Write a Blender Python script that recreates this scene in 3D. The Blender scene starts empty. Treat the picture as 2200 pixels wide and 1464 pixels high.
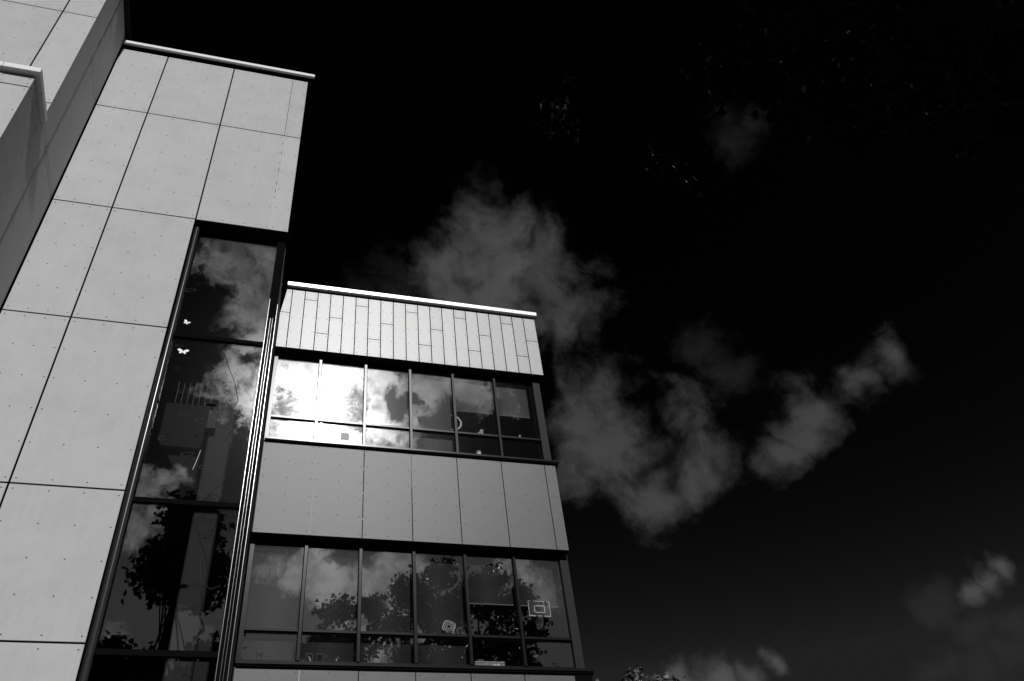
import bpy, bmesh, math, random
from mathutils import Vector, Matrix
random.seed(7)
sc = bpy.context.scene
COL = sc.collection
R_ = math.radians

# ------------------------------------------------------------------ camera
cam = bpy.data.objects.new("camera", bpy.data.cameras.new("camera"))
COL.objects.link(cam)
sc.camera = cam
CZ = 1.6
cam.matrix_world = Matrix(((0.96294882, -0.11342737, -0.24467079 * 1, 0),
                           (-0.25159214, -0.7045393, -0.66357048, 0),
                           (-0.09711314, 0.70054166, -0.70697272, CZ),
                           (0, 0, 0, 1)))
cam.data.sensor_width = 36
cam.data.lens = 36 * 1899.263 / 2200
cam.data.clip_start = 0.05
cam.data.clip_end = 3000

# ------------------------------------------------------------------ light
SUN = Vector((0.0458, -0.7608, 0.6474)).normalized()
elev = math.asin(SUN.z)
sun = bpy.data.objects.new("sun", bpy.data.lights.new("sun", 'SUN'))
COL.objects.link(sun)
sun.data.energy = 4.0
sun.data.angle = R_(0.5)
sun.data.color = (1, 0.998, 0.995)
sun.rotation_euler = SUN.to_track_quat('Z', 'Y').to_euler()
sun.location = (0, -30, 40)

sc.view_settings.view_transform = 'Standard'
sc.view_settings.look = 'None'
sc.view_settings.exposure = 0.0
sc.view_settings.gamma = 1.0

world = bpy.data.worlds.new("World")
sc.world = world
world.use_nodes = True
wt = world.node_tree
wt.nodes.clear()


class NT:
    """small node helper"""
    def __init__(s, t): s.t = t
    def n(s, typ, **kw):
        nd = s.t.nodes.new(typ)
        for k, v in kw.items(): setattr(nd, k, v)
        return nd
    def put(s, sock, v):
        if isinstance(v, bpy.types.NodeSocket): s.t.links.new(v, sock)
        else: sock.default_value = v
    def m(s, op, a, b=None, c=None, clamp=False):
        nd = s.n('ShaderNodeMath', operation=op, use_clamp=clamp)
        s.put(nd.inputs[0], a)
        if b is not None: s.put(nd.inputs[1], b)
        if c is not None: s.put(nd.inputs[2], c)
        return nd.outputs[0]
    def v(s, op, a, b=None, out=0):
        nd = s.n('ShaderNodeVectorMath', operation=op)
        s.put(nd.inputs[0], a)
        if b is not None:
            if op == 'SCALE': s.put(nd.inputs['Scale'], b)
            else: s.put(nd.inputs[1], b)
        return nd.outputs[out]
    def noise(s, vec, scale, detail=6, rough=0.55, out='Fac', dist=0.0):
        nd = s.n('ShaderNodeTexNoise')
        s.put(nd.inputs['Vector'], vec)
        nd.inputs['Scale'].default_value = scale
        nd.inputs['Detail'].default_value = detail
        nd.inputs['Roughness'].default_value = rough
        nd.inputs['Distortion'].default_value = dist
        return nd.outputs[out]
    def smooth(s, x, lo, hi, a=0.0, b=1.0):
        nd = s.n('ShaderNodeMapRange', interpolation_type='SMOOTHSTEP')
        s.put(nd.inputs['Value'], x)
        nd.inputs['From Min'].default_value = lo
        nd.inputs['From Max'].default_value = hi
        nd.inputs['To Min'].default_value = a
        nd.inputs['To Max'].default_value = b
        return nd.outputs['Result']
    def ramp(s, f, stops):
        nd = s.n('ShaderNodeValToRGB')
        s.put(nd.inputs[0], f)
        e = nd.color_ramp.elements
        while len(e) > len(stops): e.remove(e[-1])
        while len(e) < len(stops): e.new(0.5)
        for el, (p, c) in zip(e, stops):
            el.position = p
            el.color = (c, c, c, 1)
        return nd.outputs[0]


W = NT(wt)
tc = W.n('ShaderNodeTexCoord').outputs['Generated']
dirn = W.v('NORMALIZE', tc)
sky = W.n('ShaderNodeTexSky', sky_type='NISHITA')
sky.sun_disc = False
sky.sun_elevation = elev
sky.sun_rotation = math.atan2(SUN.x, SUN.y)
sky.air_density = 1.0
sky.dust_density = 0.6
sep = W.n('ShaderNodeSeparateColor')
wt.links.new(sky.outputs[0], sep.inputs[0])
# the red-filtered black and white sky: red channel with strong contrast
red = W.m('MULTIPLY', W.m('POWER', W.m('MINIMUM', W.m('MULTIPLY', sep.outputs[0], 0.16), 0.235), 5.6), 46.0)
dsun = W.m('MAXIMUM', W.v('DOT_PRODUCT', dirn, tuple(SUN), out=1), 0.0)
warp = W.v('SCALE', W.v('SUBTRACT', W.noise(dirn, 10.0, 4, 0.55, 'Color'), (0.5, 0.5, 0.5)), 0.085)
dw = W.v('ADD', dirn, warp)
warp2 = W.v('SCALE', W.v('SUBTRACT', W.noise(dirn, 26.0, 6, 0.65, 'Color'), (0.5, 0.5, 0.5)), 0.07)
dw2 = W.v('ADD', dirn, warp2)


def blobs(lst, dw=dw):
    acc = None
    for (d, r) in lst:
        c = Vector(d).normalized()
        dist = W.v('DISTANCE', dw, tuple(c), out=1)
        val = W.m('MULTIPLY_ADD', dist, -1.0 / r, 1.0)
        acc = val if acc is None else W.m('MAXIMUM', acc, val)
    return acc


def mir(rx, rz): return (rx, -1.0, rz)


north = [((.165, .625, .763), .055), ((.19, .59, .783), .05), ((.204, .58, .789), .062), ((.183, .61, .771), .058), ((.176, .636, .752), .05), ((.225, .597, .768), .060), ((.215, .63, .75), .065),
         ((.405, .83, .370), .026), ((.432, .817, .374), .026), ((.462, .80, .377), .028), ((.490, .785, .377), .026), ((.515, .768, .380), .022),
         ((.664, .630, .402), .020), ((.676, .616, .406), .022), ((.690, .601, .410), .020)]
dim = [((.262, .575, .775), .05), ((.275, .60, .75), .06), ((.305, .615, .727), .050), ((.30, .630, .716), .050), ((.25, .65, .72), .045),
       ((.328, .701, .633), .072), ((.37, .707, .602), .085), ((.436, .653, .619), .046), ((.345, .68, .645), .05),
       ((.414, .719, .558), .060), ((.45, .697, .558), .050), ((.311, .689, .655), .05), ((.33, .735, .59), .05),
       ((.542, .601, .587), .034), ((.529, .642, .555), .032), ((.536, .62, .572), .034), ((.590, .553, .588), .032), ((.605, .526, .60), .034)]
faint = [((.428, .416, .802), .040), ((.44, .40, .80), .032), ((.447, .596, .666), .045), ((.472, .608, .638), .04), ((.10, .66, .76), .05), ((.645, .653, .398), .03),
         ((.666, .651, .365), .028), ((.685, .632, .362), .028), ((.639, .69, .34), .034), ((.662, .669, .339), .036), ((.683, .647, .339), .034)]
south = [(mir(-.10, 1.20), .055), (mir(-.07, 1.12), .06), (mir(-.07, 1.05), .05), (mir(-.035, .99), .045),
         (mir(-.06, .925), .035), (mir(-.03, .915), .035), (mir(-.155, .70), .045), (mir(-.15, .665), .035), (mir(-.15, .48), .035),
         (mir(.02, .95), .085), (mir(.09, .97), .085), (mir(.03, .83), .06), (mir(.15, .97), .07), (mir(.14, .855), .06),
         (mir(.21, .93), .06), (mir(.28, .96), .05), (mir(.06, .88), .045),
         (mir(.03, .605), .032), (mir(.06, .60), .036), (mir(.09, .59), .036), (mir(.125, .595), .036), (mir(.16, .60), .034),
         (mir(.18, .635), .034), (mir(.10, .565), .036), (mir(.16, .55), .035), (mir(.35, .575), .034), (mir(.33, .625), .03), (mir(.21, .50), .05), (mir(.15, .52), .04)]
holes = [(mir(.009, .868), .024), (mir(.087, .882), .030), (mir(.11, .865), .020), (mir(.172, .905), .026), (mir(.10, 1.0), .018), (mir(-.13, 1.03), .05), (mir(.25, .875), .035)]
fb = W.m('SUBTRACT', W.noise(dw, 13.0, 9, 0.60, dist=0.35), 0.5)
fine = W.m('SUBTRACT', W.noise(dirn, 48.0, 8, 0.60), 0.5)
ruff = W.m('ADD', W.m('MULTIPLY', fb, 1.5), W.m('MULTIPLY', fine, 1.0))
ruffn = W.m('ADD', W.m('MULTIPLY', fb, 1.7), W.m('MULTIPLY', fine, 0.55))
bn = blobs(north)
cn = W.m('MULTIPLY', W.smooth(W.m('ADD', bn, ruffn), -0.08, 0.80), W.smooth(bn, 0.0, 0.75, 0.62, 1.22))
ruffd = W.m('ADD', W.m('MULTIPLY', fb, 2.7), W.m('MULTIPLY', fine, 0.8))
bd = blobs(dim)
cd = W.m('MULTIPLY', W.smooth(W.m('ADD', bd, ruffd), -0.08, 1.05), W.smooth(bd, 0.0, 0.75, 0.48, 0.85))
cf = W.m('MULTIPLY', W.smooth(W.m('ADD', blobs(faint), ruff), -0.02, 1.0), 0.18)
fb2 = W.m('SUBTRACT', W.noise(dw2, 22.0, 10, 0.62, dist=0.6), 0.5)
ruff2 = W.m('ADD', W.m('MULTIPLY', fb2, 2.6), W.m('MULTIPLY', fine, 1.2))
cs = W.smooth(W.m('ADD', blobs(south, dw2), ruff2), 0.0, 0.75)
hh = W.m('SUBTRACT', 1.0, W.smooth(W.m('ADD', blobs(holes, dw2), W.m('MULTIPLY', ruff2, 1.1)), 0.0, 0.55))
cs = W.m('MULTIPLY', cs, hh)
cloud = W.m('MAXIMUM', W.m('MAXIMUM', W.m('MAXIMUM', cn, cd), cf), cs)
tone = W.m('ADD', W.m('MULTIPLY', W.smooth(W.m('ADD', fine, fb), -0.30, 0.35, 0.42, 1.25), cs), W.m('MULTIPLY', W.smooth(W.m('ADD', fb, W.m('MULTIPLY', fine, 0.4)), -0.25, 0.30, 0.78, 1.18), W.m('SUBTRACT', 1.0, cs)))
bright = W.m('ADD', W.m('ADD', 0.056, W.m('MULTIPLY', W.m('POWER', dsun, 14.0), 0.95)), W.m('MULTIPLY', W.m('POWER', dsun, 430.0), 14.0))
cl = W.m('MULTIPLY', W.m('MULTIPLY', cloud, bright), tone)
glow = W.m('MULTIPLY', W.m('POWER', dsun, 200.0), 0.30)
sxyz = W.n('ShaderNodeSeparateXYZ'); wt.links.new(dirn, sxyz.inputs[0])
low = W.m('MULTIPLY', W.m('MULTIPLY', W.m('POWER', dsun, 8.0), 0.26), W.smooth(sxyz.outputs[2], 0.47, 0.60, 1.0, 0.0))
base = W.m('ADD', W.m('ADD', red, glow), low)
tot = W.m('ADD', W.m('MULTIPLY', base, W.m('SUBTRACT', 1.0, W.m('MULTIPLY', cloud, 0.7))), cl)
bg = W.n('ShaderNodeBackground')
comb = W.n('ShaderNodeCombineColor')
for i in range(3): wt.links.new(tot, comb.inputs[i])
wt.links.new(comb.outputs[0], bg.inputs['Color'])
bg.inputs['Strength'].default_value = 1.0
wo = W.n('ShaderNodeOutputWorld')
wt.links.new(bg.outputs[0], wo.inputs[0])


# ------------------------------------------------------------------ materials
def mat(name, base=0.5, rough=0.6, metal=0.0, spec=0.5, mott=0.0, mscale=3.0, fine=0.0, fscale=120.0, bump=0.0, streak=0.0, aniso=0.0, island=0.0):
    base *= 0.75; spec *= 0.75
    m = bpy.data.materials.new(name)
    m.use_nodes = True
    t = NT(m.node_tree)
    p = m.node_tree.nodes['Principled BSDF']
    p.inputs['Roughness'].default_value = rough
    p.inputs['Metallic'].default_value = metal
    p.inputs['Specular IOR Level'].default_value = spec
    if aniso: p.inputs['Anisotropic'].default_value = aniso
    co = t.n('ShaderNodeTexCoord').outputs['Object']
    val = 1.0
    if mott:
        nz = t.m('SUBTRACT', t.noise(co, mscale, 6, 0.65), 0.5)
        val = t.m('ADD', 1.0, t.m('MULTIPLY', nz, mott))
    if fine:
        nz = t.m('SUBTRACT', t.noise(co, fscale, 3, 0.6), 0.5)
        val = t.m('ADD', val, t.m('MULTIPLY', nz, fine))
    if streak:
        mp = t.n('ShaderNodeMapping')
        mp.inputs['Scale'].default_value = (9, 9, 0.5)
        t.put(mp.inputs['Vector'], co)
        nz = t.m('SUBTRACT', t.noise(mp.outputs[0], 2.0, 5, 0.7), 0.5)
        val = t.m('ADD', val, t.m('MULTIPLY', nz, streak))
    if island:
        g = t.n('ShaderNodeNewGeometry').outputs['Random Per Island']
        val = t.m('ADD', val, t.m('MULTIPLY', t.m('SUBTRACT', g, 0.5), island))
    v = t.m('MULTIPLY', val, base)
    c = t.n('ShaderNodeCombineColor')
    for i in range(3): t.put(c.inputs[i], v)
    t.put(p.inputs['Base Color'], c.outputs[0])
    if bump:
        b = t.n('ShaderNodeBump')
        b.inputs['Strength'].default_value = bump
        b.inputs['Distance'].default_value = 0.01
        t.put(b.inputs['Height'], t.noise(co, fscale, 4, 0.6))
        t.put(p.inputs['Normal'], b.outputs[0])
    return m


M = dict(
    panel=mat('fibre_cement_light', 0.53, 0.8, spec=0.06, mott=0.26, mscale=2.6, fine=0.22, fscale=60, streak=0.16, island=0.08),
    plank=mat('fibre_cement_plank', 0.37, 0.40, spec=0.5, mott=0.16, mscale=4, fine=0.08, fscale=50, streak=0.20, island=0.16),
    spandrel=mat('fibre_cement_grey', 0.058, 0.46, spec=0.45, mott=0.55, mscale=5, fine=0.45, fscale=45, island=0.08),
    rivet=mat('rivet_head', 0.12, 0.6, spec=0.2),
    rivetlight=mat('rivet_side', 0.05, 0.5),
    joint=mat('joint_backing', 0.006, 0.9, spec=0.0),
    jointlight=mat('joint_strip', 0.62, 0.7, spec=0.1, mott=0.5, mscale=30),
    coping=mat('white_coping', 0.88, 0.6, spec=0.1, mott=0.12, mscale=6, streak=0.10),
    copingbright=mat('bright_coping', 0.88, 0.30, metal=0.15, mott=0.06, mscale=8),
    dark=mat('dark_frame', 0.006, 0.9, spec=0.0),
    soffit=mat('soffit_black', 0.01, 0.9, spec=0.1),
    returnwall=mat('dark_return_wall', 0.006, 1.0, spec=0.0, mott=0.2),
    gunmetal=mat('grey_aluminium', 0.015, 0.6, spec=0.15, mott=0.1, mscale=4),
    frame=mat('window_frame_grey', 0.009, 0.22, spec=0.16, fine=0.2, fscale=30),
    polished=mat('polished_trim', 0.40, 0.20, metal=1.0, fine=0.1, fscale=20),
    satin=mat('satin_trim', 0.045, 0.20, metal=0.25, spec=0.2, mott=0.15),
    blind=mat('blind_fabric', 0.11, 0.8, mott=0.04, fine=0.06, fscale=300),
    blindgrey=mat('grey_blind_fabric', 0.024, 0.8, mott=0.04, fine=0.06, fscale=300),
    rail=mat('blind_rail', 0.12, 0.6),
    interior=mat('interior_dark', 0.02, 0.85, mott=0.3, mscale=1.0),
    concrete=mat('interior_column', 0.028, 0.85, mott=0.2, mscale=2, fine=0.1, fscale=40),
    slab=mat('interior_slab', 0.040, 0.8, mott=0.2, mscale=2),
    stairdark=mat('stair_dark', 0.022, 0.9, spec=0.1),
    railing=mat('steel_rail', 0.05, 0.5),
    white=mat('white_toy', 0.85, 0.45),
    greytoy=mat('grey_toy', 0.45, 0.6),
    black=mat('black_item', 0.01, 0.6),
    paper=mat('paper', 0.5, 0.8, fine=0.1),
    card=mat('cardboard', 0.35, 0.8, fine=0.2),
    ink=mat('paint_dark', 0.006, 1.0, spec=0.0, mott=0.4, mscale=20),
    inklight=mat('paint_pale', 0.05, 1.0, spec=0.0),
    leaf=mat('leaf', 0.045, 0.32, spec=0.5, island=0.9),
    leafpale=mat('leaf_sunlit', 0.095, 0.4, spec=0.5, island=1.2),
    leafshade=mat('leaf_shade', 0.004, 0.14, spec=0.09, island=0.8),  # crown shade and edge darkening are put into this leaf colour
    twig=mat('shaded_twig', 0.001, 1.0, spec=0.0),  # near-black bark copy, shade under the crown put into its colour
    bark=mat('bark', 0.02, 0.9, mott=0.5, mscale=10, bump=0.5, fscale=30),
    ground=mat('asphalt', 0.04, 0.9, mott=0.4, mscale=0.3, fine=0.4, fscale=60),
    paving=mat('paving', 0.07, 0.85, mott=0.2, mscale=0.8, fine=0.2),
    grass=mat('grass', 0.025, 0.9, mott=0.6, mscale=0.2, fine=0.5, fscale=20),
)


def glass_mat(name, ior, tint, dirt_bloom):
    m = bpy.data.materials.new(name)
    m.use_nodes = True
    nt = m.node_tree
    nt.nodes.clear()
    t = NT(nt)
    co = t.n('ShaderNodeTexCoord').outputs['Object']
    bmp = t.n('ShaderNodeBump')
    bmp.inputs['Strength'].default_value = 0.05
    bmp.inputs['Distance'].default_value = 0.02
    t.put(bmp.inputs['Height'], t.noise(co, 0.9, 2, 0.4))
    gl = t.n('ShaderNodeBsdfGlossy')
    gl.inputs['Roughness'].default_value = 0.0
    gl.inputs['Color'].default_value = (1, 1, 1, 1)
    t.put(gl.inputs['Normal'], bmp.outputs[0])
    g2 = t.n('ShaderNodeBsdfGlossy')       # patchy grime lobe, raised to imitate bloom round the sun's mirror image
    g2.inputs['Roughness'].default_value = 0.13
    tr = t.n('ShaderNodeBsdfTransparent')
    tr.inputs['Color'].default_value = (tint, tint, tint, 1)
    # reflectance of one face (Schlick), the same from both sides
    gm = t.n('ShaderNodeNewGeometry')
    cs_ = t.m('ABSOLUTE', t.v('DOT_PRODUCT', gm.outputs['Normal'], gm.outputs['Incoming'], out=1))
    fres = t.m('MULTIPLY_ADD', t.m('POWER', t.m('SUBTRACT', 1.0, cs_, clamp=True), 5.0), 1.0 - ior, ior)
    mx = t.n('ShaderNodeMixShader')
    t.put(mx.inputs[0], fres)
    t.put(mx.inputs[1], tr.outputs[0])
    t.put(mx.inputs[2], gl.outputs[0])
    mx2 = t.n('ShaderNodeMixShader')
    d = t.smooth(t.noise(co, 14.0, 8, 0.75), 0.35, 0.8, dirt_bloom * 0.4, dirt_bloom * 1.6)
    t.put(mx2.inputs[0], d)
    t.put(mx2.inputs[1], mx.outputs[0])
    t.put(mx2.inputs[2], g2.outputs[0])
    o = t.n('ShaderNodeOutputMaterial')
    t.put(o.inputs[0], mx2.outputs[0])
    return m


M['glass'] = glass_mat('window_glass', 0.10, 0.90, 0.0030)
M['glass2'] = glass_mat('tall_window_glass', 0.075, 0.90, 0.0004)


# ------------------------------------------------------------------ mesh builder
class MB:
    def __init__(s): s.v = []; s.f = []; s.mi = []; s.mats = []; s.sm = []
    def slot(s, m):
        if m not in s.mats: s.mats.append(m)
        return s.mats.index(m)
    def add(s, vs, fs, m, smooth=False):
        o = len(s.v); k = s.slot(m)
        s.v += [tuple(x) for x in vs]
        for f in fs:
            s.f.append(tuple(i + o for i in f)); s.mi.append(k); s.sm.append(smooth)
    def box(s, x0, x1, y0, y1, z0, z1, m):
        vs = [(x, y, z) for z in (z0, z1) for y in (y0, y1) for x in (x0, x1)]
        s.add(vs, [(0, 2, 3, 1), (4, 5, 7, 6), (0, 1, 5, 4), (2, 6, 7, 3), (0, 4, 6, 2), (1, 3, 7, 5)], m)
        return s
    def bbox(s, x0, x1, y0, y1, z0, z1, m, b=0.006):
        """box with chamfered edges"""
        bm = bmesh.new()
        bmesh.ops.create_cube(bm, size=1)
        for v in bm.verts:
            v.co = Vector(((x0 + x1) / 2 + v.co.x * (x1 - x0), (y0 + y1) / 2 + v.co.y * (y1 - y0), (z0 + z1) / 2 + v.co.z * (z1 - z0)))
        bmesh.ops.bevel(bm, geom=list(bm.edges), offset=b, segments=1, affect='EDGES', profile=0.5)
        bm.verts.index_update()
        s.add([v.co for v in bm.verts], [[v.index for v in f.verts] for f in bm.faces], m, False)
        bm.free()
        return s
    def prism(s, poly, y0, y1, m):
        """poly in x,z ; extruded along y"""
        n = len(poly)
        vs = [(x, y0, z) for x, z in poly] + [(x, y1, z) for x, z in poly]
        fs = [tuple(range(n)), tuple(range(2 * n - 1, n - 1, -1))]
        fs += [(i, i + n, (i + 1) % n + n, (i + 1) % n) for i in range(n)]
        s.add(vs, fs, m)
        return s
    def tube(s, p, q, r0, r1, m, n=8, caps=True):
        p = Vector(p); q = Vector(q); d = (q - p).normalized()
        a = d.orthogonal().normalized(); b = d.cross(a)
        vs = []
        for c, r in ((p, r0), (q, r1)):
            for i in range(n):
                t = 2 * math.pi * i / n
                vs.append(c + (a * math.cos(t) + b * math.sin(t)) * r)
        fs = [(i, (i + 1) % n, (i + 1) % n + n, i + n) for i in range(n)]
        s.add(vs, fs, m, True)
        if caps: s.add(vs[:n], [tuple(range(n))[::-1]], m); s.add(vs[n:], [tuple(range(n))], m)
        return s
    def path(s, pts, rad, m, n=7):
        for i in range(len(pts) - 1):
            r0 = rad[i] if isinstance(rad, (list, tuple)) else rad
            r1 = rad[i + 1] if isinstance(rad, (list, tuple)) else rad
            s.tube(pts[i], pts[i + 1], r0, r1, m, n)
        return s
    def lathe(s, prof, c, m, n=24, axis='Z'):
        vs = []
        for r, h in prof:
            for i in range(n):
                t = 2 * math.pi * i / n
                if axis == 'Z': vs.append((c[0] + r * math.cos(t), c[1] + r * math.sin(t), c[2] + h))
                else: vs.append((c[0] + r * math.cos(t), c[1] + h, c[2] + r * math.sin(t)))
        fs = [(j * n + i, j * n + (i + 1) % n, (j + 1) * n + (i + 1) % n, (j + 1) * n + i) for j in range(len(prof) - 1) for i in range(n)]
        s.add(vs, fs, m, True)
        return s
    def torus(s, c, R, r, m, nn=40, k=8, t0=0, t1=2 * math.pi):
        full = abs(t1 - t0 - 2 * math.pi) < 1e-6
        cnt = nn if full else nn + 1
        vs = []
        for i in range(cnt):
            t = t0 + (t1 - t0) * i / nn
            for j in range(k):
                u = 2 * math.pi * j / k
                rr = R + r * math.cos(u)
                vs.append((c[0] + rr * math.cos(t), c[1] + r * math.sin(u), c[2] + rr * math.sin(t)))
        fs = []
        for i in range(nn):
            i2 = (i + 1) % cnt
            for j in range(k):
                fs.append((i * k + j, i2 * k + j, i2 * k + (j + 1) % k, i * k + (j + 1) % k))
        s.add(vs, fs, m, True)
        return s
    def build(s, name, parent=None):
        me = bpy.data.meshes.new(name)
        me.from_pydata(s.v, [], s.f)
        for m in s.mats: me.materials.append(m)
        me.polygons.foreach_set('material_index', s.mi)
        me.polygons.foreach_set('use_smooth', s.sm)
        me.update()
        o = bpy.data.objects.new(name, me)
        COL.objects.link(o)
        if parent: o.parent = parent
        return o


def empty(name, label, cat, group=None, loc=None):
    o = bpy.data.objects.new(name, None)
    COL.objects.link(o)
    o['label'] = label; o['category'] = cat
    if group: o['group'] = group
    if loc:
        o.location = loc
    return o


def tag(o, label, cat, group=None):
    o['label'] = label; o['category'] = cat
    if group: o['group'] = group
    return o


def struct(o):
    o['kind'] = 'structure'
    return o


# ------------------------------------------------------------------ ground
g = MB(); g.box(-900, 900, -900, 900, -0.3, 0.0, M['grass']); struct(g.build('ground'))
g = MB(); g.box(-30, 40, -9, 8.7, -0.1, 0.004, M['paving']); struct(g.build('pavement'))
g = MB(); g.box(-60, 80, -26, -9.3, -0.1, 0.005, M['ground']); struct(g.build('road'))

# ------------------------------------------------------------------ building
Z0 = CZ
YA, YB, YC, YD = 9.0, 7.62, 6.92, 11.7
XR, XE = -0.19, 4.857          # right edge of tower, right edge of wing
bld = empty('building', 'modern building clad in pale riveted panels with a tall corner window and two ribbon windows', 'building', loc=(0, 0, 0))
G = 0.012                      # half width of an open joint


def clad(mb, axis, plane, u0, u1, w0, w1, us, ws, m, th=0.012, cols=4, rows=6, side=-1, g=G, rv=None, e0=None, e1=None, eu=0.045, ew=0.06):
    """grid of riveted boards. axis 'y': plane y=const, u=x ; axis 'x': plane x=const, u=y (boards face +x)."""
    rv = rv or M['rivet']
    U = [u0] + [u for u in us if u0 < u < u1] + [u1]
    Wz = [w0] + sorted(w for w in ws if w0 < w < w1) + [w1]
    U = sorted(U)
    for i in range(len(U) - 1):
        for j in range(len(Wz) - 1):
            a, b = U[i] + (g if i else 0), U[i + 1] - (g if i < len(U) - 2 else 0)
            c, d = Wz[j] + (g if j else 0), Wz[j + 1] - (g if j < len(Wz) - 2 else 0)
            if axis == 'y': mb.box(a, b, plane, plane + th, c, d, m)
            else: mb.box(plane - th, plane, a, b, c, d, m)
            nc = cols if (b - a) > 0.55 * (1.2 if cols > 3 else 0.8) else 2
            nr = max(2, round((d - c) / (w_step(rows))) + 1)
            for p in range(nc):
                for q in range(nr):
                    uu = a + eu + (b - a - 2 * eu) * p / (nc - 1)
                    ww = c + ew + (d - c - 2 * ew) * q / (nr - 1)
                    uu += random.uniform(-.003, .003); ww += random.uniform(-.004, .004)
                    rivet(mb, axis, plane, uu, ww, rv)


def w_step(rows): return rows


def rivet(mb, axis, plane, u, w, m, r=0.010):
    n = 6
    ring = [(r * math.cos(2 * math.pi * i / n), r * math.sin(2 * math.pi * i / n)) for i in range(n)]
    h = 0.005
    if axis == 'y':
        v = [(u + a, plane, w + b) for a, b in ring] + [(u + a * .6, plane - h, w + b * .6) for a, b in ring]
    else:
        v = [(plane, u + a, w + b) for a, b in ring] + [(plane + h, u + a * .6, w + b * .6) for a, b in ring]
    f = [(i, (i + 1) % n, (i + 1) % n + n, i + n) for i in range(n)] + [tuple(range(n, 2 * n))]
    mb.add(v, f, m, False)


# --- tower front: left of the window full height, above the window up to the roof
TX = [-3.62, -2.79, -1.593, XR]
rowsA = [16.295, 14.243, 11.484, 9.044, 6.356, 4.507, 1.9, -0.9]
rowsA = [z + Z0 for z in rowsA]
ztop, zwin = rowsA[0], rowsA[2]
mb = MB()
clad(mb, 'y', YA, -3.61, -1.593, 0.25, ztop, [-2.79], rowsA, M['panel'], rows=0.50)
mb2 = MB()
clad(mb, 'y', YA, -1.593 + 2 * G, -0.477, zwin, ztop, [], rowsA, M['panel'], rows=0.50)
clad(mb, 'y', YA, -0.477 + 0.008, XR, zwin, ztop, [], rowsA, M['panel'], rows=0.50)
# backing behind the boards
mb.box(-3.62, -1.60, YA + 0.014, YA + 0.2, 0.0, ztop + 0.02, M['joint'])
mb.box(-1.60, -0.20, YA + 0.014, YA + 0.2, zwin + 0.005, ztop + 0.02, M['joint'])
mb.build('front_wall', bld)
# bright broken joint strips near the right edge of the tower
random.seed(3)
def strip(x0, x1, yy, z0, z1, m):
    q = MB(); q.box(x0, x1, YA + yy, YA + 0.013, z0, z1, M[m]); q.build('joint_strip', bld)
strip(-0.4770, -0.4695, -0.001, zwin + 0.01, zwin + 0.85, 'jointlight')
z = zwin + 0.9
while z < rowsA[1] - 0.1:
    l = random.uniform(0.05, 0.25)
    strip(-0.4765, -0.4705, -0.001, z, z + l, 'jointlight')
    z += l + random.uniform(0.03, 0.16)
z = rowsA[1] + 0.05
while z < ztop - 0.1:
    l = random.uniform(0.2, 0.6)
    strip(-0.4755, -0.4715, 0.003, z, z + l, 'rivet')
    z += l + random.uniform(0.05, 0.3)
# tower right hand return, roof, back
mb = MB()
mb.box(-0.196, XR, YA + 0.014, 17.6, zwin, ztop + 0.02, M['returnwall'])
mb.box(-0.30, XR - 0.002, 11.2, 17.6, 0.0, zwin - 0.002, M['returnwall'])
mb.build('side_wall', bld)
mb = MB(); mb.box(-0.24, -0.187, 17.45, 17.62, zwin + 1.5, ztop + 0.02, M['gunmetal']); mb.build('corner_trim', bld)
mb = MB(); mb.box(-3.60, -0.2, YA + 0.2, 17.6, ztop + 0.022, ztop + 0.06, M['interior']); mb.build('roof', bld)
mb = MB(); mb.box(-12, -0.2, 17.6, 17.8, 0, ztop + 0.1, M['interior']); mb.build('back_wall', bld)
# coping of the tower
mb = MB()
for a, b in ((-3.60, -1.9), (-1.897, -0.07)):
    mb.bbox(a, b, 8.90, 8.95, ztop + 0.080, ztop + 0.168, M['coping'], 0.003)
mb.box(-3.60, -0.20, 8.951, 9.355, ztop + 0.0655, ztop + 0.16, M['interior'])
mb.box(-0.36, -0.20, 9.36, 17.6, ztop + 0.065, ztop + 0.15, M['returnwall'])
mb.build('coping', bld)
mb = MB(); mb.box(-3.61, -0.2, 8.975, 9.3, ztop + 0.021, ztop + 0.064, M['joint']); mb.build('coping_gap', bld)

# --- projecting wing to the left (tall) with its return wall
zB = 16.60 + Z0
mb = MB()
bh = [14.65 + Z0, 11.9 + Z0, 9.2 + Z0, 6.5 + Z0, 3.8 + Z0]
clad(mb, 'y', YB, -15.0, -3.62, 0.25, zB, [-4.13 - 1.2 * i for i in range(9, -1, -1)], bh, M['panel'], rows=0.50, cols=4)
mb.box(-15.0, -3.65, YB + 0.014, YB + 0.2, 0, zB, M['joint'])
mb.build('wing_front_wall', bld)
mb = MB()
clad(mb, 'x', -3.62, YB + 0.013, 8.10, 0.25, zB, [], [14.68 + Z0, 11.50 + Z0, 11.40 + Z0, 8.8 + Z0, 6.1 + Z0, 3.4 + Z0], M['panel'], rows=0.55, cols=2, rv=M['rivetlight'], g=0.008)
clad(mb, 'x', -3.62, 8.115, YA - 0.06, 0.25, zB, [], [15.6 + Z0, 14.16 + Z0, 11.50 + Z0, 11.40 + Z0, 8.8 + Z0, 6.1 + Z0, 3.4 + Z0], M['panel'], rows=0.55, cols=2, rv=M['rivetlight'], g=0.008)
clad(mb, 'x', -3.62, YA + 0.25, 13.0, ztop + 0.3, zB, [10.4, 11.7], [], M['panel'], rows=0.55, cols=2, rv=M['rivetlight'], g=0.008)
mb.box(-3.85, -3.634, YB + 0.02, 13.0, 0, zB - 0.01, M['joint'])
mb.box(-3.634, -3.612, YA - 0.058, YA - 0.001, 0, zB - 0.01, M['joint'])
mb.build('wing_side_wall', bld)
mb = MB(); mb.box(-3.626, -3.617, 8.101, 8.114, 0.3, zB - 0.02, M['frame']); mb.build('corner_trim', bld)
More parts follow.
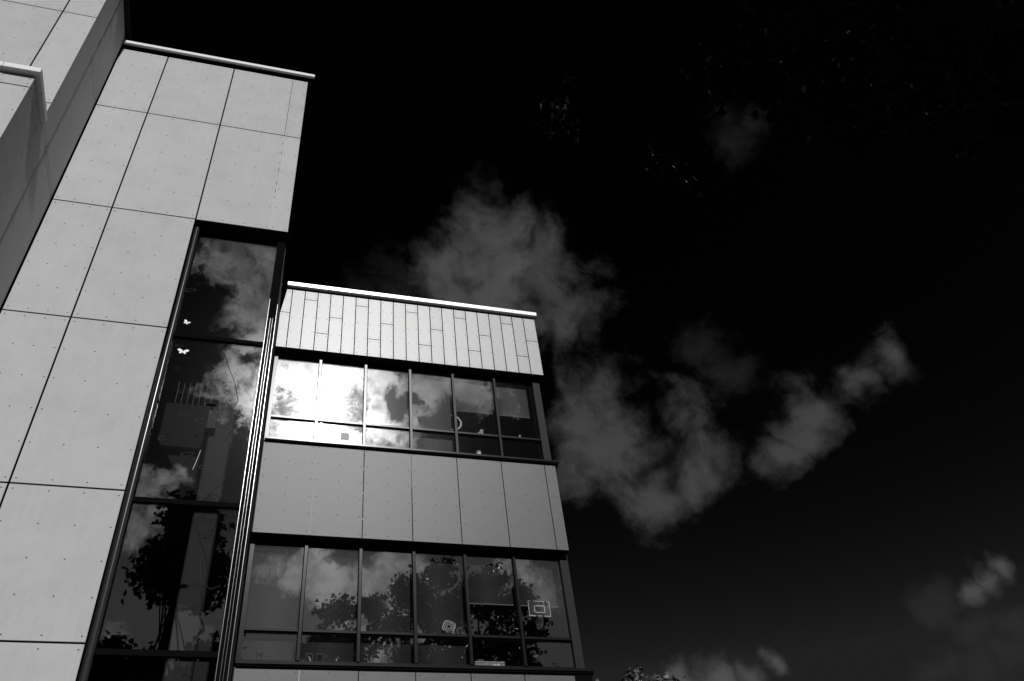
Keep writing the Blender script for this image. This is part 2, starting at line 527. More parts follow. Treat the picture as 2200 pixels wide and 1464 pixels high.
mb = MB(); mb.bbox(-15.0, -3.55, YB - 0.07, YB + 0.3, zB + 0.05, zB + 0.19, M['coping'])
mb.bbox(-3.85, -3.55, YB + 0.301, 13.1, zB + 0.05, zB + 0.19, M['gunmetal'])
mb.build('coping', bld)
mb = MB(); mb.box(-15.0, -3.64, YB + 0.2, 17.6, zB + 0.001, zB + 0.05, M['interior']); mb.build('roof', bld)

# --- lowest, nearest block at the far left
zC = 11.35 + Z0
mb = MB()
clad(mb, 'y', YC, -9.0, -3.62, 0.25, zC, [-7.1, -5.9, -4.7], [11.10 + Z0, 8.4 + Z0, 5.7 + Z0, 3.0 + Z0], M['panel'], rows=0.50)
mb.box(-9.0, -3.65, YC + 0.014, YC + 0.2, 0, zC, M['joint'])
mb.build('low_block_front_wall', bld)
mb = MB()
clad(mb, 'x', -3.62, YC + 0.013, YB - 0.002, 0.25, zC, [], [11.10 + Z0, 8.8 + Z0, 6.1 + Z0, 3.4 + Z0], M['panel'], rows=0.55, cols=3, rv=M['rivetlight'], g=0.008)
mb.box(-3.85, -3.634, YC + 0.02, YB + 0.02, 0, zC - 0.01, M['joint'])
mb.build('low_block_side_wall', bld)
mb = MB()
mb.bbox(-9.0, -4.02, YC - 0.08, YC + 0.3, zC + 0.03, zC + 0.14, M['coping'])
mb.bbox(-4.015, -3.56, YC - 0.08, YC + 0.25, zC + 0.03, zC + 0.14, M['coping'])
mb.bbox(-3.84, -3.561, YC + 0.251, YB - 0.003, zC + 0.032, zC + 0.139, M['coping'])
mb.box(-9.0, -3.64, YC + 0.02, YB - 0.001, zC + 0.001, zC + 0.029, M['joint'])
mb.build('coping', bld)

# --- tall corner window of the tower
tw = MB()
YG = 9.17
xl, xr = -1.545, -0.325
tz = [11.49 + Z0, 9.085 + Z0, 6.355 + Z0, 4.50 + Z0, 1.9 + Z0, 0.3]
DK = M['dark']
tw.box(-1.60, xl, YG - 0.03, YG + 0.08, 0.2, tz[0], DK)                 # left stile
tw.box(xl, xr, YG - 0.02, YG + 0.08, tz[0] - 0.06, tz[0] - 0.001, DK)    # head
for z in tz[1:5]:
    tw.box(xl, xr, YG - 0.025, YG + 0.08, z - 0.035, z + 0.03, DK)
tw.box(xr, XR - 0.01, YG - 0.035, YG + 0.12, 0.2, tz[0] - 0.001, DK)    # corner post
frame_tw = tw.build('window_frame', None)
tall = bpy.data.objects.new('tall_window', frame_tw.data)
COL.objects.link(tall); tall.parent = bld
bpy.data.objects.remove(frame_tw)
for i in range(5):
    p = MB(); p.box(xl + 0.001, xr - 0.001, YG, YG + 0.012, (tz[i + 1] + 0.031) if i < 4 else 0.25, tz[i] - (0.061 if i == 0 else 0.036), M['glass2'])
    p.build('pane', tall)
    p = MB(); p.box(XR - 0.02, XR - 0.012, YG + 0.13, 11.19, (tz[i + 1] + 0.031) if i < 4 else 0.25, tz[i] - (0.061 if i == 0 else 0.036), M['glass2'])
# side return of the glazed corner: grey metal strip then dark
s = MB()
s.box(XR - 0.08, XR - 0.001, YG + 0.125, 10.7, 0.2, zwin - 0.003, M['gunmetal'])
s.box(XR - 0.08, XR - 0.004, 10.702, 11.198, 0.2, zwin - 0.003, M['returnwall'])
s.build('corner_panel', tall)
s = MB(); s.box(-1.59, XR - 0.004, YA + 0.015, YG + 0.2, zwin - 0.012, zwin + 0.004, M['soffit']); s.build('soffit', bld)
# polished half round trims down the corner, and the satin post on the left jamb
for x, r, zt in ((-0.316, 0.0095, 10.0), (-0.272, 0.0045, 9.6), (-0.240, 0.0045, 9.6), (-0.197, 0.0095, 9.9)):
    s = MB(); s.tube((x, YG - 0.04, 0.2), (x, YG - 0.04, zt + Z0), r, r, M['polished'], 16); s.build('corner_trim', tall)
s = MB(); s.tube((-1.545, YG - 0.045, 0.2), (-1.545, YG - 0.045, tz[0] - 0.07), 0.040, 0.040, M['satin'], 20)
s.build('jamb_post', tall)
for a, b, x in ((0.2, 8.60 + Z0, -1.607), (8.60 + Z0, 10.78 + Z0, -1.612)):
    s = MB(); s.tube((x + 0.012, YG - 0.035, a), (x + 0.012, YG - 0.035, b), 0.013, 0.013, M['frame'], 14); s.build('jamb_rail', tall)
s = MB(); s.box(-1.598, -1.593, YA + 0.014, YG - 0.03, 0.2, zwin - 0.013, M['dark']); s.build('jamb_lining', bld)

# drawings painted on the tall window
leaves = [(-1.432, 11.631, 1.2), (-0.742, 10.917, 1), (-0.993, 10.866, 1), (-1.409, 10.494, .8), (-0.778, 10.549, .8), (-0.67, 10.52, 1), (-1.387, 9.643, 1.2), (-1.23, 9.697, 1),
          (-1.467, 9.512, .9), (-1.096, 9.536, .6), (-0.848, 9.488, 1.5), (-0.685, 9.524, .8), (-1.158, 9.307, 1), (-0.934, 9.202, 1.4), (-0.638, 9.198, .8), (-1.435, 9.014, 1.2),
          (-0.904, 8.999, 1.2), (-1.332, 8.891, 1.1), (-0.864, 8.869, 1), (-1.217, 8.656, 1.1), (-1.025, 8.669, 1.2), (-0.788, 8.493, 1.2), (-0.518, 9.197, .8), (-.60, 8.33, 1.1), (-.62, 7.55, 1.2)]
random.seed(11)
for x, z, k in leaves:
    s = MB()
    L, Wd = 0.062 * k, 0.026 * k
    a = random.uniform(-0.2, 1.1)
    n = 12
    o, inn, core = [], [], []
    for i in range(2 * n):
        t = math.pi * i / n
        u = math.cos(t) * L
        w = math.sin(t) * Wd * (1 - 0.25 * math.cos(t))
        for lst, f in ((o, 1.0), (inn, .84), (core, .74)):
            lst.append((x + (u * math.cos(a) - w * math.sin(a)) * f, YG - 0.002, z + (u * math.sin(a) + w * math.cos(a)) * f))
    N = 2 * n
    s.add(o + inn, [(i, (i + 1) % N, (i + 1) % N + N, i + N) for i in range(N)], M['inklight'] if random.random() < .6 else M['ink'])
    s.add(core, [tuple(range(N))[::-1]], M['ink']) if k > 1.45 else None
    s.build('painted_leaf', tall)
s = MB()
for vine in ([(-0.901, 10.547), (-0.80, 10.40), (-0.719, 10.174), (-0.64, 10.0), (-0.574, 9.769), (-0.532, 9.609), (-0.60, 9.45), (-0.574, 9.284), (-0.568, 9.091), (-.61, 8.9)],
             [(-0.72, 8.06), (-0.643, 8.181), (-0.551, 8.292), (-0.438, 8.478), (-0.37, 8.531)], [(-0.70, 8.12), (-0.6, 8.10), (-0.5, 7.98), (-0.41, 7.93)],
             [(-.58, 7.4), (-.66, 7.2), (-.62, 6.95), (-.50, 6.85), (-.40, 6.9)]):
    s.path([(x, YG - 0.003, z) for x, z in vine], 0.0035, M['inklight'], 5)
s.build('painted_vine', tall)
s = MB(); s.path([(-0.878, YG - .003, 8.74), (-0.895, YG - .003, 8.62), (-0.915, YG - .003, 8.50), (-0.928, YG - .003, 8.44)], 0.003, M['white'], 5); s.build('scratch', tall)


def butterfly(x, z, size, lab, rot, fold):
    b = empty('butterfly_sticker', lab, 'sticker', 'butterfly stickers on the tall window', (x, YG - 0.004, z))
    up = [(0, .02), (.25, .42), (.62, .62), (.95, .55), (.98, .30), (.72, .05), (.30, -.05), (0, -.03)]
    lo = [(0, -.02), (.30, -.06), (.60, -.16), (.55, -.45), (.40, -.60), (.30, -.40), (.12, -.38), (0, -.15)]
    for sg in (-1, 1):
        m = MB()
        for pl in (up, lo):
            w = fold if sg > 0 else 1
            m.prism([(sg * px * size * w, pz * size) for px, pz in (pl if sg > 0 else pl[::-1])], -0.002, 0.001, M['white'])
        o = m.build('wing', b)
    m = MB(); m.prism([(-.045 * size, -.35 * size), (.045 * size, -.35 * size), (.03 * size, .3 * size), (-.03 * size, .3 * size)], -0.004, -0.002, M['greytoy'])
    m.build('body', b)
    b.rotation_euler = (0, rot, 0)


butterfly(-1.378, 10.95, 0.062, 'white butterfly sticker with one wing folded, upper pane of the tall window', 0.5, 0.55)
butterfly(-1.345, 10.387, 0.075, 'white butterfly sticker with spread wings, just under the top transom of the tall window', 0.05, 1.0)

# stairwell interior
mb = MB()
mb.box(-3.5, -0.35, 13.9, 14.0, 0.1, zwin + 0.3, M['interior'])
mb.box(-3.5, -3.4, 9.3, 13.9, 0.1, zwin + 0.3, M['interior'])
mb.box(-3.5, -0.35, 9.3, 13.9, zwin + 0.3, zwin + 0.4, M['interior'])
mb.box(-0.34, -0.30, 11.2, 13.9, 0.1, zwin + 0.3, M['interior'])
mb.build('stairwell_wall', bld)
mb = MB(); mb.bbox(-0.99, -0.66, 11.0, 11.3, 0.1, 11.1, M['concrete'], 0.02); mb.build('stairwell_column', bld)
st = MB()
st.box(-3.3, -0.9, 10.9, 12.6, 8.93 + Z0, 9.27 + Z0, M['slab'])
landing = st.build('stair', bld)
# solid side of the flight that rises behind the glass
st = MB()
st.prism([(-1.95, 10.52), (-0.995, 10.52), (-0.99, 9.06), (-1.12, 9.09), (-1.66, 9.95), (-1.95, 10.38)][::-1], 10.4, 10.5, M['stairdark'])
st.build('flight', landing)
st = MB()
for i in range(9):
    x = -1.72 + i * 0.085
    st.tube((x, 10.95, 9.27 + Z0), (x, 10.95, 10.37 + Z0), 0.006, 0.006, M['railing'], 6)
st.tube((-1.8, 10.95, 10.37 + Z0), (-0.95, 10.95, 10.37 + Z0), 0.012, 0.012, M['railing'], 8)
st.build('railing', landing)
st = MB(); st.lathe([(0, 0), (.05, 0), (.055, .012), (.05, .025), (0, .03)], (-1.62, 10.9, 10.05 + Z0), M['white'], 16); st.build('stairwell_light', bld)

# --- right wing: planked parapet
planks = MB()
zt, zb = 13.166 + Z0, 11.596 + Z0
px0, pdx = -0.0009 * 11.7, 0.0208 * 11.7
pat = {0: None, 1: .15, 2: .71, 3: .415}
for k in range(-1, 20):
    a, b = px0 + k * pdx + 0.0085, px0 + (k + 1) * pdx - 0.0085
    if k == 19: b = XE
    f = pat[k % 4]
    segs = [(zt, zb)] if f is None else [(zt, zt - f * (zt - zb) + 0.008), (zt - f * (zt - zb) - 0.008, zb)]
    for s1, s0 in segs:
        if k == -1:
            # raked end against the dark return of the tower
            def xe(z): 
                t = (z - (zb + .88)) / (zt - zb - .88)
                return -0.19 + 0.08 * max(0, t)
            zk = zb + .88
            zs = [s0] + ([zk] if s0 < zk < s1 else []) + [s1]
            poly = [(b, s0), (b, s1)] + [(xe(q), q) for q in zs[::-1]]
            planks.prism(poly, YD, YD + 0.012, M['plank'])
        else:
            planks.box(a, b, YD, YD + 0.012, s0, s1, M['plank'])
        h = s1 - s0
        nr = max(2, round(h / 0.40) + 1)
        for q in range(nr):
            w = s0 + 0.06 + (h - 0.12) * q / (nr - 1)
            for u in (a + 0.035, b - 0.03):
                if k == -1 and u < xe(w) + 0.03: u = xe(w) + 0.035
                rivet(planks, 'y', YD, u, w, M['rivet'], 0.009)
planks.prism([(XE - 0.01, zb), (XE - 0.01, zt + 0.03), (-0.10, zt + 0.03), (-0.18, zb + 0.88), (-0.18, zb)][::-1], YD + 0.014, YD + 0.16, M['joint'])
# slivers of the bright carrier rails seen through the left joints
for k in range(0, 8):
    x = px0 + k * pdx
    for fz in (.18, .50, .86):
        planks.box(x - 0.004, x + 0.004, YD + 0.004, YD + 0.013, zb + (1 - fz) * 1.55 - 0.012, zb + (1 - fz) * 1.55 + 0.012, M['jointlight'])
planks.build('plank_wall', bld)
mb = MB(); mb.bbox(-0.12, 4.905, 11.63, 11.95, zt + 0.048, zt + 0.155, M['copingbright'], 0.008)
mb.build('coping', bld)
mb = MB(); mb.box(-0.11, 4.85, 11.71, 11.86, zt + 0.031, zt + 0.045, M['joint']); mb.build('coping_gap', bld)
mb = MB(); mb.box(0.0, 4.8, 11.95, 17.6, zt - 0.3, zt - 0.2, M['interior']); mb.build('roof', bld)
# right hand gable of the wing, facing away from the camera
mb = MB()
clad(mb, 'x', 4.79, YD + 0.19, 17.6, 0.25, zt, [13.0, 14.3, 15.6], [zb, 9.424 + Z0, 7.678 + Z0, 5.588 + Z0], M['spandrel'], rows=0.42, cols=3)
mb.box(4.6, 4.776, YD + 0.20, 17.6, 0.2, zt - 0.02, M['joint'])
mb.build('gable_wall', bld)
mb = MB(); mb.box(-0.2, XE, 17.61, 17.8, 0, zt, M['interior']); mb.build('back_wall', bld)

YW = 11.87
MX = [0.632, 1.451, 2.270, 3.080, 3.885]
XC0, XC1 = 4.655, 4.80
XL = -0.125


def spandrel(z1, z0, name):
    m = MB()
    js = [-0.0109 * 11.7 + i * 0.0672 * 11.7 for i in range(1, 7)]
    clad(m, 'y', YD, XR + 0.012, 4.79, z0, z1, js, [], M['spandrel'], rows=0.385, cols=3, g=0.007)
    for i, x in enumerate(js[:3]):
        if i == 1:
            for f in (.25, .52, .80): m.box(x - .005, x + .005, YD + .002, YD + .013, z0 + (z1 - z0) * (1 - f) - .012, z0 + (z1 - z0) * (1 - f) + .012, M['jointlight'])
        else:
            m.box(x - 0.0045, x + 0.0045, YD + 0.002, YD + 0.013, z0 + (0.01 if i == 0 else 1.0), z1 - 0.01, M['jointlight' if i == 0 else 'frame'])
    m.box(XR + 0.001, 4.785, YD + 0.014, YD + 0.2, z0 + 0.004, z1 + 0.01, M['joint'])
    m.box(XR - 0.002, XR + 0.010, YD - 0.01, YD + 0.013, z0, z1, M['gunmetal'])
    return m.build(name, bld)


spandrel(9.424 + Z0, 7.678 + Z0, 'spandrel_wall')
spandrel(5.588 + Z0, 3.84 + Z0, 'spandrel_wall')
mb = MB(); clad(mb, 'y', YD, XR + 0.012, 4.79, 0.25, 3.82 + Z0, [0.65, 1.44, 2.23, 3.02, 3.8], [3.0], M['spandrel'], rows=0.42, cols=3)
mb.box(XR + 0.001, 4.785, YD + 0.014, YD + 0.2, 0.0, 3.82 + Z0, M['joint']); mb.build('base_wall', bld)


def ribbon(zsoff, ztran, zsill, name):
    """zsoff soffit height, ztran transom, zsill bottom of glass"""
    FR = M['frame']
    f = MB()
    f.box(XL - 0.06, XL, YW - 0.03, YW + 0.06, zsill - 0.05, zsoff, FR)
    f.bbox(XC0, XC1, YW - 0.04, YW + 0.10, zsill - 0.05, zsoff - 0.001, M['gunmetal'], 0.006)
    f.box(XL, XC0, YW - 0.01, YW + 0.06, zsoff - 0.05, zsoff - 0.001, M['dark'])
    f.box(XL, XC0, YW - 0.03, YW + 0.06, zsill - 0.05, zsill, FR)
    win = f.build(name, bld)
    for x in MX:
        m = MB()
        m.box(x - 0.021, x + 0.021, YW - 0.045, YW - 0.001, zsill, zsoff - 0.001, FR)
        m.box(x - 0.032, x + 0.032, YW, YW + 0.07, zsill, zsoff - 0.051, M['dark'])
        m.build('mullion', win)
    xs = [XL] + MX + [XC0]
    for i in range(6):
        a = xs[i] + (0.033 if i else 0.001)
        b = xs[i + 1] - (0.033 if i < 5 else 0.001)
        m = MB()
        m.box(a, b, YW - 0.032, YW + 0.05, ztran - 0.016, ztran + 0.022, FR)
        m.box(a, b, YW - 0.012, YW + 0.05, ztran - 0.040, ztran - 0.017, M['dark'])
        m.build('transom', win)
        for (c, d) in ((ztran + 0.023, zsoff - 0.052), (zsill + 0.001, ztran - 0.041)):
            m = MB(); m.box(a, b, YW, YW + 0.010, c, d, M['glass']); m.build('pane', win)
    return win


w1 = ribbon(11.596 + Z0, 10.075 + Z0, 9.60 + Z0, 'ribbon_window')
w2 = ribbon(7.678 + Z0, 6.205 + Z0, 5.76 + Z0, 'ribbon_window')
w2['label'] = 'lower ribbon window reflecting the maple'
w1['label'] = 'upper ribbon window with the glare of the sun'
mb = MB(); mb.box(-0.188, 4.855, YD + 0.013, YW + 0.5, zb - 0.012, zb + 0.0, M['soffit']); mb.build('soffit', bld)
mb = MB(); mb.box(XR + .002, 4.785, YD + 0.013, YW + 0.5, 7.666 + Z0, 7.678 + Z0 - 0.001, M['soffit']); mb.build('soffit', bld)
for z in (9.484 + Z0, 5.665 + Z0):
    mb = MB()
    mb.bbox(-0.175, 4.86, YD - 0.045, YW + 0.0, z - 0.05, z - 0.004, M['frame'], 0.005)
    mb.box(-0.17, 4.85, YD - 0.03, YW - 0.002, z - 0.075, z - 0.051, M['dark'])
    mb.build('window_sill', bld)
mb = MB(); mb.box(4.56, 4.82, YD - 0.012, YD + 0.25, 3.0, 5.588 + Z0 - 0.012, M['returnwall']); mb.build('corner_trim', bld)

# rooms behind the ribbon windows
for z, h in ((9.2, .15), (5.45, .15), (1.7, .15), (11.62, .12), (7.75, .12)):
    mb = MB(); mb.box(-0.18, 4.64, YW + 0.14, 17.4, z + Z0, z + h + Z0, M['interior']); mb.build('room_floor', bld)
mb = MB(); mb.box(-0.18, 4.64, 17.4, 17.5, 1.0, 13.2, M['interior']); mb.box(-0.18, -0.12, YW + 0.12, 17.4, 1.0, 13.2, M['interior'])
mb.box(4.60, 4.64, YW + 0.12, 17.4, 1.0, 13.2, M['interior'])
mb.build('room_wall', bld)

# roller blinds -------------------------------------------------------
YBL = 11.945
xs = [XL] + MX + [XC0]
names = ['first', 'second', 'third', 'fourth', 'fifth', 'sixth']


def blind(i, ztop_, zbot, lab, fab='blind'):
    a = xs[i] + 0.015
    b = xs[i + 1] - 0.055 if i < 5 else 4.545
    root = empty('roller_blind', lab, 'blind', 'roller blinds behind the ribbon windows', ((a + b) / 2, YBL, zbot))
    m = MB(); ox, oz = (a + b) / 2, zbot
    n = 14
    vs, fs = [], []
    for k in range(n + 1):
        z = (ztop_ - zbot) * k / n
        y = 0.004 * math.sin(k * 0.9 + i)
        vs += [(a - ox, y, z), (b - ox, y, z), (a - ox, y + 0.003, z), (b - ox, y + 0.003, z)]
    for k in range(n):
        o = k * 4
        fs += [(o, o + 1, o + 5, o + 4), (o + 2, o + 6, o + 7, o + 3), (o, o + 4, o + 6, o + 2), (o + 1, o + 3, o + 7, o + 5)]
    m.add(vs, fs, M[fab], True)
    m.build('fabric', root)
    m = MB(); m.bbox(a - ox, b - ox, -0.008, 0.012, -0.022, 0.0, M['rail'], 0.003)
    m.build('bottom_rail', root)
    m = MB(); m.tube((a - ox, 0.03, ztop_ - zbot + 0.01), (b - ox, 0.03, ztop_ - zbot + 0.01), 0.02, 0.02, M['rail'], 12); m.build('roller', root)


for i in range(6):
    zt_ = 11.56 + Z0
    zb_ = 9.66 + Z0 if i < 4 else (10.69 + Z0 if i == 4 else 10.68 + Z0)
    blind(i, zt_, zb_, f'pale roller blind in the upper window, {names[i]} bay from the tower, ' + ('pulled fully down' if i < 4 else 'pulled halfway down'))
for i in range(6):
    zt_ = 7.60 + Z0
    zb_ = 5.80 + Z0 if i < 4 else 6.80 + Z0
    blind(i, zt_, zb_, f'grey roller blind in the lower window, {names[i]} bay from the tower, ' + ('pulled fully down' if i < 4 else 'pulled halfway down'), 'blindgrey')

# things standing in the windows --------------------------------------
YI = 11.915
r = MB(); r.torus((3.045, YI + 0.06, 10.40 + Z0), 0.17, 0.018, M['white']); o = r.build('ring')
tag(o, 'white ring hanging inside the upper window, half hidden by a mullion', 'ring')
# bird shaped toy
b = MB()
bx, bz = 3.555, 10.10 + Z0
body = [(-.075, .055), (-.045, .075), (-.02, .10), (-.015, .13), (.005, .155), (.03, .155), (.045, .138), (.06, .128), (.043, .12), (.035, .10), (.045, .07), (.04, .045), (.015, .03), (-.02, .03), (-.05, .04)]
b.prism([(bx + x, bz + z) for x, z in body][::-1], YI - 0.01, YI + 0.015, M['greytoy'])
root = b.build('toy_bird'); tag(root, 'small grey bird figure standing on the transom of the upper window', 'toy')
for dx in (-.012, .02):
    m = MB(); m.tube((bx + dx, YI, bz), (bx + dx, YI, bz + .035), .004, .004, M['greytoy'], 6); m.build('leg', root)
j = MB(); j.lathe([(0, 0), (.042, 0), (.045, .01), (.045, .085), (.038, .095), (0, .095)], (3.49, YI + 0.03, 9.645 + Z0), M['white'], 20)
jo = tag(j.build('jar'), 'small white cylindrical pot at the foot of the upper window', 'pot')
m = MB(); m.lathe([(.040, .085), (.047, .087), (.047, .105), (0, .107)], (3.49, YI + 0.03, 9.65 + Z0), M['greytoy'], 20); m.build('lid', jo)
m = MB(); m.box(1.06, 1.20, YW - 0.006, YW - 0.002, 9.72 + Z0, 9.86 + Z0, M['paper']); tag(m.build('paper_notice'), 'square sheet of paper stuck low on the glass beside the glare', 'notice')
m = MB()
vs = [(4.23, YI, 10.10 + Z0), (4.33, YI, 10.10 + Z0), (4.33, YI + .08, 10.10 + Z0), (4.23, YI + .08, 10.10 + Z0), (4.31, YI + .04, 10.27 + Z0)]
m.add(vs, [(0, 3, 2, 1), (0, 1, 4), (1, 2, 4), (2, 3, 4), (3, 0, 4)], M['card']); tag(m.build('pointed_ornament'), 'dim pointed ornament on the transom in the last bay of the upper window', 'ornament')

# lower window: patterned ball basket on a dark stand
bx, bz = 2.785, 6.38 + Z0
root = empty('patterned_basket', 'white openwork basket with rounded corners leaning on the glass of the lower window', 'basket', loc=(bx, YI, bz - .15))
m = MB()
N = 40
def sq(t, R, k=3.6):
    c, s_ = math.cos(t), math.sin(t)
    r_ = R / ((abs(c) ** k + abs(s_) ** k) ** (1 / k))
    return r_ * c, r_ * s_
rt = 0.35
def rot(p): return (p[0] * math.cos(rt) + p[1] * math.sin(rt), -p[0] * math.sin(rt) + p[1] * math.cos(rt))
for Rr, rr in ((.088, .006), (.062, .0035), (.030, .0035)):
    P = [rot(sq(2 * math.pi * i / N, Rr)) for i in range(N + 1)]
    m.path([(p[0], 0, p[1] + .15) for p in P], rr, M['white'], 6)
for i in range(12):
    t = 2 * math.pi * i / 12
    p, q = rot(sq(t, .030)), rot(sq(t + .22, .086))
    m.path([(p[0], 0, p[1] + .15), (q[0], 0, q[1] + .15)], .0032, M['white'], 5)
    p, q = rot(sq(t + .25, .060)), rot(sq(t + .05, .086))
    m.path([(p[0], 0, p[1] + .15), (q[0], 0, q[1] + .15)], .0032, M['white'], 5)
m.build('lattice', root)
m = MB(); m.lathe([(0, 0), (.06, 0), (.075, .02), (.07, .07), (.05, .08), (0, .08)], (-0.03, 0.02, 0.0), M['black'], 20); m.build('stand', root)

# toy basketball hoop
hx, hz = 4.232, 6.735 + Z0
root = empty('basketball_hoop', 'toy basketball backboard outlined in white with a net, inside the lower window', 'hoop', loc=(hx, YI, hz))
m = MB()
def bar(m, x0, z0, x1, z1, w=.007):
    m.box(min(x0, x1) - w / 2, max(x0, x1) + w / 2, -.003, .003, min(z0, z1) - w / 2, max(z0, z1) + w / 2, M['white'])
hw, h0, h1 = .172, -.125, .125
bar(m, -hw, h0, -hw, h1); bar(m, hw, h0, hw, h1)
bar(m, -hw, h1, -.13, h1, .006); bar(m, -.09, h1, .08, h1, .006); bar(m, .13, h1, hw, h1, .006)
bar(m, -hw, h0, -.075, h0, .011); bar(m, -.035, h0, .03, h0, .011); bar(m, .075, h0, hw, h0, .011)
for a in ((-.078, -.065, -.078, .045), (.085, -.065, .085, .045), (-.078, -.065, .085, -.065), (-.078, .045, .085, .045)): bar(m, *a, .011)
m.build('backboard_lines', root)
m = MB(); m.box(-hw, hw, .004, .010, h0, h1, M['black'])
m.build('backboard', root)
m = MB(); 
for i in range(24):
    a, c = 2 * math.pi * i / 24, 2 * math.pi * (i + 1) / 24
    m.tube((.075 * math.cos(a), .085 + .075 * math.sin(a), h0 - .02), (.075 * math.cos(c), .085 + .075 * math.sin(c), h0 - .02), .004, .004, M['greytoy'], 5)
m.build('rim', root)
m = MB()
for i in range(8):
    for sg in (-1, 1):
        pts = []
        for k in range(5):
            a = 2 * math.pi * (i + sg * k * .5) / 8
            rr = .073 - .009 * k
            pts.append((rr * math.cos(a), .085 + rr * math.sin(a), h0 - .02 - k * .035))
        m.path(pts, .0022, M['greytoy'], 4)
m.build('net', root)

# boxes and papers at the foot of the fifth bay
zf = 5.77 + Z0
m = MB(); m.bbox(3.15, 3.60, YI + 0.02, YI + 0.22, zf, zf + .10, M['card'], .004); o = tag(m.build('storage_box'), 'long low storage box at the foot of the lower window', 'box')
m = MB(); m.box(3.155, 3.595, YI + 0.014, YI + 0.0195, zf + .078, zf + .092, M['paper']); m.build('rim', o)
m = MB(); m.prism([(3.38, zf), (3.44, zf + .05), (3.46, zf + .03), (3.50, zf + .065), (3.52, zf + .02), (3.59, zf + .02), (3.59, zf)], YI - 0.002, YI + 0.004, M['white']); tag(m.build('paper_sheet'), 'crumpled white paper leaning against the storage box', 'paper')
m = MB(); m.lathe([(0, 0), (.013, 0), (.014, .02), (.009, .028), (0, .03)], (3.54, YI + .1, zf + .101), M['white'], 12); tag(m.build('small_tub'), 'tiny white tub on top of the storage box', 'tub')
m = MB(); m.bbox(3.20, 3.31, YI + .08, YI + .13, zf + .101, zf + .16, M['black'], .004); o = tag(m.build('clock'), 'small dark square clock on top of the storage box', 'clock')
m = MB(); m.torus((3.255, YI + .078, zf + .13), .018, .003, M['greytoy'], 20, 5); m.build('dial', o)
# frames second bay
for k, (x, lab) in enumerate(((0.79, 'dark picture frame with a pale item in front, second bay of the lower window'), (0.93, 'dark picture frame leaning right of another frame in the lower window'))):
    m = MB(); m.bbox(x - .055, x + .055, YI + .0, YI + .012, zf, zf + .15, M['black'], .004); o = tag(m.build('picture_frame'), lab, 'picture frame', 'picture frames in the lower window')
    m = MB(); m.box(x - .035, x + .035, YI - .003, YI - .001, zf + .03, zf + .12, M['stairdark']); m.build('picture', o)
    if k == 0:
        m = MB(); m.prism([(x - .02, zf + .09), (x + .005, zf + .09), (x + .04, zf + .0), (x + .01, zf + .0)], YI - .012, YI - .006, M['card']); tag(m.build('card'), 'pale card leaning in front of the left picture frame', 'card')
# pot plant and little rack, first bay
m = MB(); m.lathe([(0, 0), (.03, 0), (.038, .06), (0, .06)], (0.115, YI, zf + 0.0), M['black'], 14); o = tag(m.build('potted_plant'), 'small dark potted plant in the first bay of the lower window', 'plant')
m = MB()
random.seed(5)
for i in range(16):
    a = random.uniform(0, 6.28); l = random.uniform(.04, .09)
    p = Vector((0.115, YI, zf + .07)); q = p + Vector((math.cos(a) * l * .8, math.sin(a) * .02, l * random.uniform(.4, 1)))
    d = (q - p); n_ = Vector((-d.z, 0, d.x)).normalized() * .014
    m.add([p, (p + q) / 2 + n_, q, (p + q) / 2 - n_], [(0, 1, 2, 3)], M['leafshade'])
m.build('foliage', o)
m = MB()
for x in (.17, .33): m.box(x, x + .008, YI, YI + .008, zf, zf + .12, M['black'])
for z in (.03, .065, .11): m.box(.17, .338, YI + .009, YI + .014, zf + z, zf + z + .008, M['black'])
tag(m.build('letter_rack'), 'little dark wire rack beside the potted plant in the lower window', 'rack')

# ------------------------------------------------------------------ trees
def leaf_shape(kind):
    if kind == 'maple':
        pr = [(0, 0), (.28, .05), (.55, -.05), (.42, .22), (.75, .45), (.40, .50), (.30, .62), (0, 1.05)]
    else:
        pr = [(0, 0), (.3, .25), (.33, .6), (0, 1.0)]
    L = [p for p in pr] + [(-x, y) for x, y in pr[-2:0:-1]]
    return L


def leaf_cloud(mb, centers, n_per, size, m, kind, rnd, droop=0.3):
    shp = leaf_shape(kind)
    half = len(shp) // 2
    for (c, rad, dens) in centers:
        c = Vector(c)
        rx = rad if isinstance(rad, tuple) else (rad, rad, rad * .8)
        n = int(n_per * dens)
        # leaves gather on small twigs inside the clump
        twigs = []
        for _ in range(max(3, n // 14)):
            while True:
                v = Vector((rnd.uniform(-1, 1), rnd.uniform(-1, 1), rnd.uniform(-1, 1)))
                if v.length < 1: break
            v = v * (0.55 + .45 * v.length)
            twigs.append(c + Vector((v.x * rx[0], v.y * rx[1], v.z * rx[2])))
        for _ in range(n):
            t = rnd.choice(twigs)
            p = t + Vector((rnd.gauss(0, .10), rnd.gauss(0, .10), rnd.gauss(0, .08))) * (size / .1)
            s_ = size * rnd.uniform(.65, 1.25)
            a = Vector((rnd.gauss(0, 1), rnd.gauss(0, 1), rnd.gauss(-droop, .6))).normalized()
            b = a.orthogonal().normalized()
            b.rotate(Matrix.Rotation(rnd.uniform(0, 6.28), 3, a))
            nn = a.cross(b)
            vs = [p + b * (x * s_) + a * (y * s_) + nn * (abs(x) * s_ * .25) for x, y in shp]
            # two polygons folded on the midrib
            idx1 = list(range(0, half + 1)); idx2 = [0] + list(range(half, len(shp)))
            mb.add(vs, [tuple(idx1), tuple(idx2)], m, False)
    return mb


